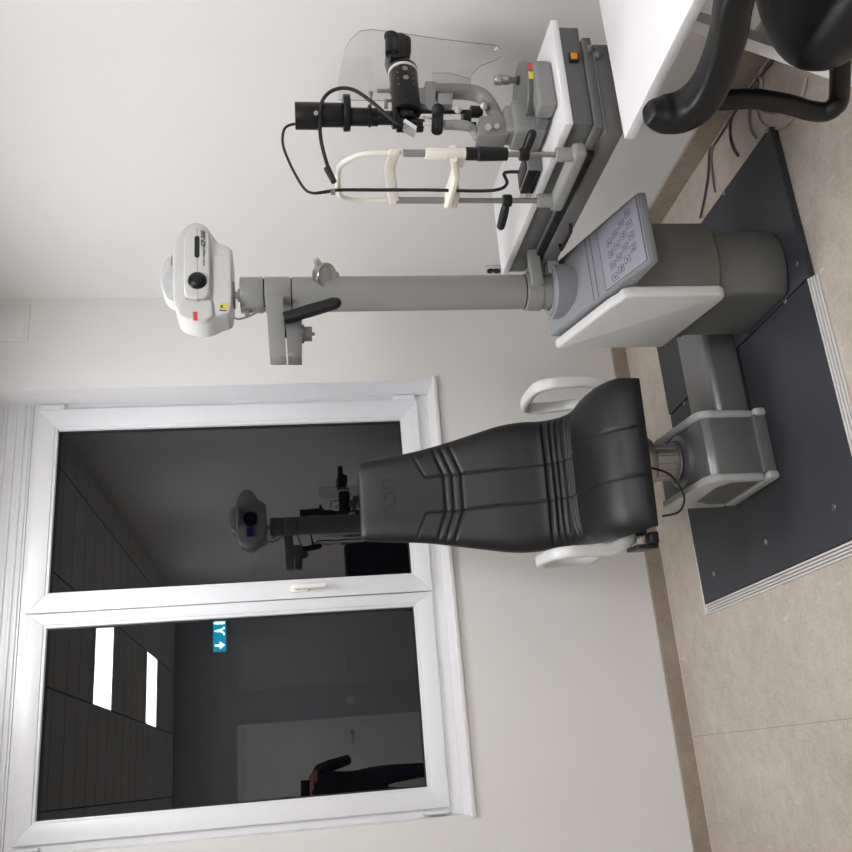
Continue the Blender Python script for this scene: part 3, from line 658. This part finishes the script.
# illumination dimmer box with ribbed front, behind the rods
dp = at(525,174,1,-1.70)
pw = thing('power_supply', 'small dark ribbed control box on the swing table behind the steel rods', 'control box', (-.515,-1.64,TZ))
part('casing', MB().box((-.548,-1.70,TZ),(-.488,-1.585,TZ+.042),.006), GREY, pw)
b = MB().box((-.551,-1.695,TZ+.014),(-.544,-1.590,TZ+.041),.002).box((-.54,-1.69,TZ+.041),(-.49,-1.60,TZ+.045),.001)
for k in range(9): b.box((-.5535,-1.693+k*.0115,TZ+.005),(-.549,-1.687+k*.0115,TZ+.013),.001,1)
part('ribbed_face', b, BLKC, pw)
part('socket', MB().box((-.54,-1.585,TZ+.002),(-.49,-1.545,TZ+.036),.003).cyl((-.545,-1.575,TZ+.018),(-.56,-1.575,TZ+.018),.006), CREAM, pw)

# ------------------------------------------------------------------ examination chair
ec = thing('examination_chair', 'black leather patient chair with stitched ribs, white armrests and low grey base', 'examination chair', (-1.152,-.876,PT), world=False)
ec.rotation_euler = (0,0,math.radians(-6)+PI)      # local +y faces forward (towards the camera), local -x is the viewer's right
L0 = PT
# centre line: (y forward, z) with half width and half thickness
PRF = [(-.448,1.305,.138,.020),(-.440,1.282,.150,.032),(-.422,1.20,.160,.038),(-.395,1.09,.172,.040),(-.365,.98,.193,.042),(-.33,.88,.215,.044),(-.298,.79,.234,.046),(-.275,.71,.240,.048),(-.255,.645,.236,.050),(-.218,.588,.236,.052),(-.165,.553,.238,.052),(-.10,.540,.242,.050),(0,.540,.251,.048),(.10,.534,.253,.046),(.165,.521,.253,.043),(.213,.498,.251,.038),(.242,.466,.242,.030),(.250,.443,.238,.018)]
def cr(P, t):
    m = len(P)-1; i = min(int(t), m-1); f = t-i; g = lambda k: P[max(0, min(m, k))]
    p0, p1, p2, p3 = g(i-1), g(i), g(i+1), g(i+2)
    return [.5*((2*b1)+(c1-a1)*f+(2*a1-5*b1+4*c1-d1)*f*f+(3*b1-a1-3*c1+d1)*f**3) for a1, b1, c1, d1 in zip(p0, p1, p2, p3)]
NS, NF, NR = 420, 170, 210
samp = [cr(PRF, (len(PRF)-1)*k/(NS-1)) for k in range(NS)]
arc = [0]
for k in range(1, NS): arc.append(arc[-1]+math.hypot(samp[k][0]-samp[k-1][0], samp[k][1]-samp[k-1][1]))
def z2arc(z, part_='back'):
    for k in range(NS):
        if samp[k][1] <= z: return arc[k]
def y2arc(y):
    for k in range(NS//2, NS):
        if samp[k][0] >= y and samp[k][1] < .6: return arc[k]
G3 = [z2arc(.992), z2arc(.962), z2arc(.930)]
GL = [z2arc(.628)+.036*k for k in range(4)]
GS = [GL[-1]+.030, GL[-1]+.055, GL[-1]+.078]
AH = z2arc(1.09)
gau = lambda d, s: math.exp(-(d/s)**2)
rings = []
for k in range(NS):
    y, z, hw, ht = samp[k]
    a, c = samp[max(0, k-1)], samp[min(NS-1, k+1)]
    T = Vector((0, c[0]-a[0], c[1]-a[1])).normalized(); Nn = Vector((0, -T.z, T.y))
    if Nn.y < 0 and z > .62: Nn = -Nn
    Nn = Vector((0, -T.z, T.y))   # T runs down the back then forward: normal points to the sitter
    ring = []
    for j in range(NR):
        if j < NF:   # sitter side, evenly spaced across the middle
            t = 1-2*(j+.5)/NF; px_ = hw*t*(1.5-.5*t*t); pn = ht*math.sqrt(max(0, 1-abs(px_/hw)**7)); sx = 1
        else:
            an = PI+PI*(j-NF+.5)/(NR-NF); cx, sx = math.cos(an), math.sin(an)
            px_ = hw*math.copysign(abs(cx)**.42, cx); pn = ht*math.copysign(abs(sx)**.55, sx)
        if sx > 0:   # seams and ribs
            fx = abs(px_); s_ = arc[k]; edge = max(0, 1-(fx/hw)**8)
            d = 0
            sd = .066 + (.012 if s_ > GS[-1] else 0)
            if s_ > AH+.03: d += .0045*gau(fx-sd, .0036)
            bend = max(0, fx-sd)*.38
            # outer part of the head panel: slanted seam
            d += .0045*gau(s_-(AH+.03-bend*1.3), .0034)*(1 if fx > sd else 0)
            for g_ in G3: d += .0065*gau(s_-(g_-bend), .006)
            for g_ in GL: d += .0085*gau(s_-(g_-bend*.08), .0065)
            for g_ in GS: d += .005*gau(s_-(g_+bend*.25), .006)
            d -= .004*math.sin(min(1, max(0, (s_-GL[0])/(GL[-1]-GL[0])))*PI)
            pn -= d*edge
            # a slight hollow across the back
            pn -= .010*(1-(fx/hw)**2)*min(1, max(0, (z-.62)/.3))
        ring.append(V(px_, y, z-L0) + Nn*pn)
    rings.append(ring)
up_ = part('upholstery', MB().loft(rings), BLK, ec, smooth=70)
# embossed lettering on the head cushion
tk = min(range(NS), key=lambda k: abs(samp[k][1]-1.205)); y, z = samp[tk][0], samp[tk][1]
a, c = samp[tk-1], samp[tk+1]; T = Vector((0,c[0]-a[0],c[1]-a[1])).normalized(); Nn = Vector((0,-T.z,T.y))
M = basis(V(0,y,z-L0)+Nn*(samp[tk][3]-.0105), (-1,0,0), -T)
part('embossed_lettering', text_mb('bon', .100, .0042, M, 0, .002), BLK, up_, smooth=30)
# seat pan and back shell
part('seat_pan', MB().box((-.20,-.20,.41-L0),(.20,.18,.472-L0),.015), BLKC, ec)
b = MB().tube([(0,-.27,.50-L0),(0,-.335,.60-L0),(0,-.372,.80-L0),(0,-.43,.98-L0)],1,n=20,sec=(.11,.014,(1,0,0)),smooth=5)
part('back_support', b, BLKC, ec)
# arm rests
def armrest(sx):
    # sx > 0 is the side away from the post
    xf, xr = (-.268,-.262) if sx < 0 else (.290,.292)
    xs = -.245 if sx < 0 else .255
    pts = [(xs,.11,.48),(xf,.125,.56),(xf,.128,.635),(xf,.118,.695),(xf,.075,.731),(xf*.5+xr*.5,0,.739),(xr,-.09,.737),(xr,-.145,.718),(xr,-.160,.68),(xr,-.150,.61),(xr,-.125,.555),(xs,-.06,.50),(xs,.03,.475)]
    b = MB().tube([(p[0],p[1],p[2]-L0) for p in pts],1,n=24,sec=(.0195,.0135,(1,0,0)),smooth=7,closed=True)
    r = part('armrest', b, WHP, ec, smooth=60, label='white loop armrest')
    part('arm_mount', MB().box((min(sx*.17,sx*.25),.04,.43-L0),(max(sx*.17,sx*.25),.12,.47-L0),.006), BLKC, r)
armrest(1); armrest(-1)
part('release_lever', MB().box((.248,.15,.425-L0),(.285,.20,.452-L0),.003).box((.286,.10,.430-L0),(.300,.20,.50-L0),.003), BLKC, ec)
# swivel column
cy_ = .055
b = MB().cyl((0,cy_,.25-L0),(0,cy_,.425-L0),.060,n=64)
b.cyl((0,cy_,.37-L0),(0,cy_,.43-L0),.085,n=64,bev=.004)
for k in range(16):
    a = 2*PI*k/16; b.box((.057,-.0095,.290-L0),(.0635,.0095,.360-L0),.002,1,Matrix.Translation((0,cy_,0)) @ Matrix.Rotation(a,4,'Z'))
b.cyl((0,cy_,.272-L0),(0,cy_,.284-L0),.066,n=64,bev=.003)
part('swivel_column', b, STL, ec)
part('swivel_collar', MB().lathe((0,cy_,.245-L0),(0,0,1),[(0,.092),(.020,.090),(.027,.082),(.029,.074),(.022,.072),(.022,.060)],64), GREYM, ec)
# base housing (square to the room, so counter-rotated)
R6 = Matrix.Rotation(-(math.radians(-6)+PI),4,'Z')
Wd = lambda x, y, z: R6 @ Vector((x+1.152, y+.876, z-PT))
def world_local(mb):
    bmesh.ops.transform(mb.bm, matrix=R6 @ Matrix.Translation((1.152,.876,-PT)), verts=mb.bm.verts); return mb
bp = [(-1.092,.035),(-1.100,.212),(-1.087,.234),(-1.066,.243),(-.80,.278),(-.785,.27),(-.785,.035)]
part('base_housing', world_local(MB().prism(bp,0,-1.262,-1.058,.004,2)), GREYM, ec, smooth=60)
part('base_plinth', world_local(MB().box((-1.258,-1.108,PT),(-1.062,-.79,.062),.004)), GREYD, ec)
tp = [(-1.098,.058),(-1.108,.212),(-1.095,.243),(-1.072,.255),(-.80,.290),(-.775,.28),(-.775,.058)]
for x0 in (-1.282,-1.066):
    part('side_trim', world_local(MB().prism(tp,0,x0,x0+.026,.008,3).box((x0,-1.118,PT),(x0+.026,-.78,.056),.008,3)), mat('cheek_grey',(178,178,175),.35) if x0 < -1.2 else bpy.data.materials['cheek_grey'], ec, smooth=60, label='pale rounded side cheek')
part('side_inset', world_local(MB().prism([(-1.085,.075),(-1.085,.17),(-1.03,.20),(-.87,.20),(-.83,.14),(-.83,.075)],0,-1.2835,-1.279,.002,1)), GREYD, ec)
cb = [Wd(-1.20,-1.02,.41),Wd(-1.24,-1.06,.36),Wd(-1.31,-1.06,.325),Wd(-1.36,-1.05,.345),Wd(-1.37,-1.04,.40)]
part('chair_cable', MB().tube(cb,.0035), BLKT, ec)

# ------------------------------------------------------------------ desk
dx0, dy1, dy0, dz = -.705, -2.035, -2.62, .75
dsk = thing('desk', 'white desk with splayed white metal legs against the right wall', 'desk', (-.36,-2.33,0))
part('desktop', MB().box((dx0,dy0,dz-.026),(-.004,dy1,dz),.002,2), TOPW, dsk)
def leg(xa, xb, y):
    b = MB(); h = .016
    b.loft([[(xa+sx*h, y+sy*h, dz-.027) for sx, sy in ((-1,-1),(1,-1),(1,1),(-1,1))], [(xb+sx*h, y+sy*h, 0) for sx, sy in ((-1,-1),(1,-1),(1,1),(-1,1))]])
    part('leg', b, ALUG, dsk, smooth=0)
for y in (-2.21,-2.56): leg(-.468,-.765,y); leg(-.26,-.04,y)
part('rail', MB().box((-.46,-2.58,dz-.058),(-.44,-2.19,dz-.027)).box((-.27,-2.58,dz-.058),(-.25,-2.19,dz-.027)), ALUG, dsk)

# ------------------------------------------------------------------ office chair
oc = thing('office_chair', 'black office chair with curved loop armrests pushed up beside the white desk', 'office chair', (-.43,-2.53,0), world=True)
def cushion(c, hx, hy, hz, n=40, e=.5, dome=.0):
    b = MB(); rr = []
    for i in range(1, n//2):
        ph = -PI/2+PI*i/(n//2); cz = math.copysign(abs(math.sin(ph))**.9, math.sin(ph)); cr_ = abs(math.cos(ph))**.35
        rr.append([(c[0]+hx*cr_*math.copysign(abs(math.cos(2*PI*k/n))**e, math.cos(2*PI*k/n)), c[1]+hy*cr_*math.copysign(abs(math.sin(2*PI*k/n))**e, math.sin(2*PI*k/n)), c[2]+hz*cz) for k in range(n)])
    return b.loft(rr)
part('seat', cushion((-.515,-2.55,.455),.31,.275,.085,e=.68), BLKC, oc, smooth=80)
part('backrest', MB().tube([(-.43,-2.745,.50),(-.43,-2.775,.62),(-.43,-2.79,.75),(-.43,-2.80,.88),(-.43,-2.82,.98)],[.7,1,1,.95,.6],n=28,sec=(.2,.03,(1,0,0)),smooth=6), BLKC, oc, smooth=80)
AX = -.79
for sx in (-1,1):
    ax = AX if sx < 0 else -.075
    inn = -.66 if sx < 0 else -.20
    if sx < 0:
        pad = [tuple(at(757,-75,0,ax)),tuple(at(746,-38,0,ax))]+[tuple(at(px,py,0,ax)) for px, py in ((734,0),(729,30),(722,55),(711,83),(697,102),(680,112),(662,114),(648,112))]
        sup = [tuple(at(px,py,0,ax+.01)) for px, py in ((706,98),(722,100),(740,99),(756,99),(787,104),(808,110),(824,112),(834,107))]+[tuple(at(839,97,0,-.76)),(-.72,-2.33,.375),(inn,-2.34,.378)]
    else:
        pad = [(ax,-2.80,.58),(ax,-2.68,.62),(ax,-2.55,.65),(ax,-2.44,.66),(ax,-2.36,.655),(ax,-2.30,.65),(ax,-2.26,.655),(ax,-2.235,.67),(ax,-2.225,.68),(ax,-2.22,.685)]
        sup = [(ax,-2.30,.63),(ax,-2.27,.60),(ax,-2.25,.55),(ax,-2.25,.50),(ax,-2.25,.44),(ax,-2.26,.40),(ax,-2.29,.38),(ax-.02,-2.31,.375),(ax-.06,-2.32,.375),(inn-.02,-2.33,.378)]
    b = MB().tube(pad,[.7,.9,1,1,1,1.05,1.1,1.1,1.0,.6],n=28,sec=(.037,.033,(1,0,0)),smooth=6)
    part('armrest', b, BLKC, oc, smooth=80)
    part('arm_support', MB().tube(sup,.0215,n=20,smooth=6), BLKC, oc, smooth=80)
part('seat_mechanism', MB().box((-.67,-2.40,.355),(-.20,-2.30,.39),.006).box((-.53,-2.62,.35),(-.33,-2.40,.40),.01), BLKC, oc)
part('gas_column', MB().cyl((-.43,-2.52,.10),(-.43,-2.52,.36),.025), BLKC, oc)
b = MB()
for k in range(5):
    a = 2*PI*k/5+1.0
    if k == -1: continue
    part('foot', MB().tube([(-.43,-2.52,.115),(-.43+.14*math.cos(a),-2.52+.14*math.sin(a),.10),(-.43+.25*math.cos(a),-2.52+.25*math.sin(a),.07)],[.028,.02,.015],n=12), BLKC, oc)
    part('castor', MB().cyl((-.43+.25*math.cos(a)-.02*math.sin(a),-2.52+.25*math.sin(a)+.02*math.cos(a),.027),(-.43+.25*math.cos(a)+.02*math.sin(a),-2.52+.25*math.sin(a)-.02*math.cos(a),.027),.027,bev=.004), BLKT, oc)

# ------------------------------------------------------------------ outlet and cables on the floor
ol = thing('wall_outlet', 'small black-holed cable outlet on the right wall behind the post', 'outlet', (0,-.233,.64))
part('plug', MB().cyl((-.016,-.225,.655),(0,-.225,.655),.014).cyl((-.016,-.225,.625),(0,-.225,.625),.014), BLKT, ol)
part('plate', MB().box((-.006,-.262,.600),(0,-.195,.680),.002), WHP, ol)
Fz = lambda px, py, z=.006: at(px, py, 2, z)
def fcable(pts, r, m, lab):
    P = [Fz(*p) if len(p) == 2 else Vector(p) for p in pts]
    for q in P:
        if q.x > -.03: q.x = -.03
    return tag(part('floor_cable', MB().tube([(p.x,p.y,max(p.z,r+.0005)) for p in P], r, n=10), m), lab, 'cable', 'cables on the floor')
fcable([(-.06,-1.75,.006),(735,98),(722,112),(712,132),(709,150),(708,175),(704,200),(700,218)],.0042,CABD,'dark floor cable nearest the wall, running down to the back of the column')
fcable([(-.06,-1.80,.006),(737,100),(726,116),(714,136),(711,155),(713,180),(715,192)],.0036,CABG,'thin grey floor cable beside the dark one, ending under the raised panel')
fcable([(-.08,-1.85,.006),(744,86),(737,100),(731,118),(730,135),(733,148),(738,156)],.0045,CABD,'dark floor cable curving under the middle of the raised panel edge')
fcable([(-.09,-1.87,.006),(758,80),(752,100),(749,115),(751,130),(756,138)],.0042,CABG,'grey floor cable second from the office chair')
fcable([(-.10,-1.90,.006),(764,62),(762,85),(757,104),(758,118),(765,127),(774,129),(784,126),(792,118),(800,104),(804,90),(806,78)],.0050,mat('pale_cable',(176,172,168),.5),'pale grey floor cable looping over the corner of the raised panel')
fcable([(-.07,-1.84,.006),(760,66),(757,82),(757,98),(762,110),(772,113),(784,110)],.0042,CABG,'grey floor cable inside the pale loop')

# ------------------------------------------------------------------ photographer, standing behind the camera and mirrored in the glass
PXc, PYc = -2.15, -4.22
pe = thing('person', 'person in black sweater and navy trousers holding up a phone, mirrored in the window', 'person', (PXc,PYc,0))
verts = []; edges = []; rad = []
def nv(p, r, prev=None):
    verts.append(tuple(p)); rad.append(r)
    if prev is not None: edges.append((prev, len(verts)-1))
    return len(verts)-1
X, Y = PXc, PYc
hip = nv((X,Y,.98),(.155,.105)); sp1 = nv((X,Y,1.12),(.145,.10),hip); sp2 = nv((X,Y+.01,1.28),(.165,.11),sp1); sp3 = nv((X,Y,1.42),(.15,.09),sp2)
nk = nv((X-.04,Y+.01,1.505),(.058,.058),sp3); hd0 = nv((X-.11,Y+.03,1.585),(.072,.08),nk); hd1 = nv((X-.11,Y+.035,1.67),(.078,.095),hd0); hd2 = nv((X-.11,Y+.03,1.735),(.055,.065),hd1)
for s in (-1,1):
    h = nv((X+s*.09,Y,.92),(.092,.092),hip); k = nv((X+s*.10,Y+.02,.50),(.058,.06),h); a = nv((X+s*.105,Y,.10),(.040,.043),k); f1 = nv((X+s*.11,Y+.07,.045),(.04,.035),a); nv((X+s*.12,Y+.18,.035),(.04,.028),f1)
phone_c = CAM + Vector(MR[2])*-.018
wr = {}
for s in (-1,1):
    sh = nv((X+s*.175,Y,1.40),(.062,.062),sp3)
    if s > 0:
        el = nv((-1.915,Y+.06,1.15),(.045,.045),sh); wrist = Vector((-2.0,Y+.30,1.43))
    else:
        el = nv((X-.30,Y+.08,1.16),(.045,.045),sh); wrist = Vector((-2.30,Y+.32,1.44))
    w1 = nv(wrist,(.027,.024),el); hand = wrist+Vector((.01*-s,.055,.045)); hv = nv(hand,(.034,.020),w1)
    for i in range(4):
        base = hand+Vector((0,.005,.02-.018*i)); tip = base+Vector((-s*.045,.035,.004)); tip2 = tip+Vector((-s*.02,-.012-.003*i,0))
        q = nv(base+Vector((-s*.01,.02,0)),(.0095,.0095),hv); q = nv(tip,(.0085,.0085),q); nv(tip2,(.0075,.0075),q)
    q = nv(hand+Vector((-s*.02,-.01,-.03)),(.011,.011),hv); nv(hand+Vector((-s*.05,-.005,-.02)),(.009,.009),q)
me = bpy.data.meshes.new('body'); me.from_pydata([(a-PXc,b_-PYc,c) for a,b_,c in verts], edges, []); body = bpy.data.objects.new('body', me); COL.objects.link(body)
sm = body.modifiers.new('s','SKIN'); 
for i, sv in enumerate(me.skin_vertices[0].data): sv.radius = rad[i]; sv.use_root = (i == 0)
sm.use_smooth_shade = True
ss = body.modifiers.new('d','SUBSURF'); ss.levels = 2; ss.render_levels = 2
dg = bpy.context.evaluated_depsgraph_get(); m2 = bpy.data.meshes.new_from_object(body.evaluated_get(dg)); bpy.data.objects.remove(body)
m2.name = 'body'; body = bpy.data.objects.new('body', m2); COL.objects.link(body); body.parent = pe
m2.materials.clear()
for x in (SKIN, SHIRT, JEAN, SHOE): m2.materials.append(x)
for p in m2.polygons:
    c = p.center; p.use_smooth = True
    p.material_index = 3 if c.z < .075 else 2 if c.z < .97 and abs(c.x) < .27 else 0 if (c.z > 1.475 and c.y < .2) or c.y > .335 else 1
fx = lambda dx, dy, z: (X-.11+dx, Y+.035+dy, z)
face = MB()
part('hair', MB().ball(fx(0,-.022,1.70),.104,(.93,1.04,.92)).ball(fx(0,-.05,1.63),.08,(1,.9,1.1)), HAIR, pe, smooth=80)
part('nose', MB().tube([fx(0,.085,1.675),fx(0,.105,1.64),fx(0,.088,1.628)],[.008,.014,.010],n=10), SKIN, pe, smooth=80)
for s in (-1,1):
    part('eye', MB().ball(fx(s*.032,.078,1.672),.013,(1,.7,.8)), mat('eye_white',(225,225,225),.3) if s < 0 else bpy.data.materials['eye_white'], pe, smooth=80)
    part('ear', MB().ball(fx(s*.085,0,1.65),.03,(.35,.6,1)), SKIN, pe, smooth=80)
part('mouth', MB().tube([fx(-.025,.078,1.603),fx(0,.088,1.60),fx(.025,.078,1.603)],[.004,.007,.004],n=8), mat('lips',(160,90,85),.5), pe, smooth=80)
# the phone, just behind the camera position
fw, rt, upv = Vector(MR[2]), Vector(MR[0]), -Vector(MR[1])
ph = thing('phone', 'black phone held sideways by the person mirrored in the window', 'phone', tuple(CAM-fw*.02))
M = basis(CAM-fw*.016-rt*.052-upv*.02, rt, upv)
part('phone_body', MB().box((-.072,-.036,-.004),(.072,.036,.004),.0038,3,M), BLKM, ph)
part('phone_screen', MB().box((-.068,-.033,.0040),(.068,.033,.0046),0,1,M), BLKT, ph)
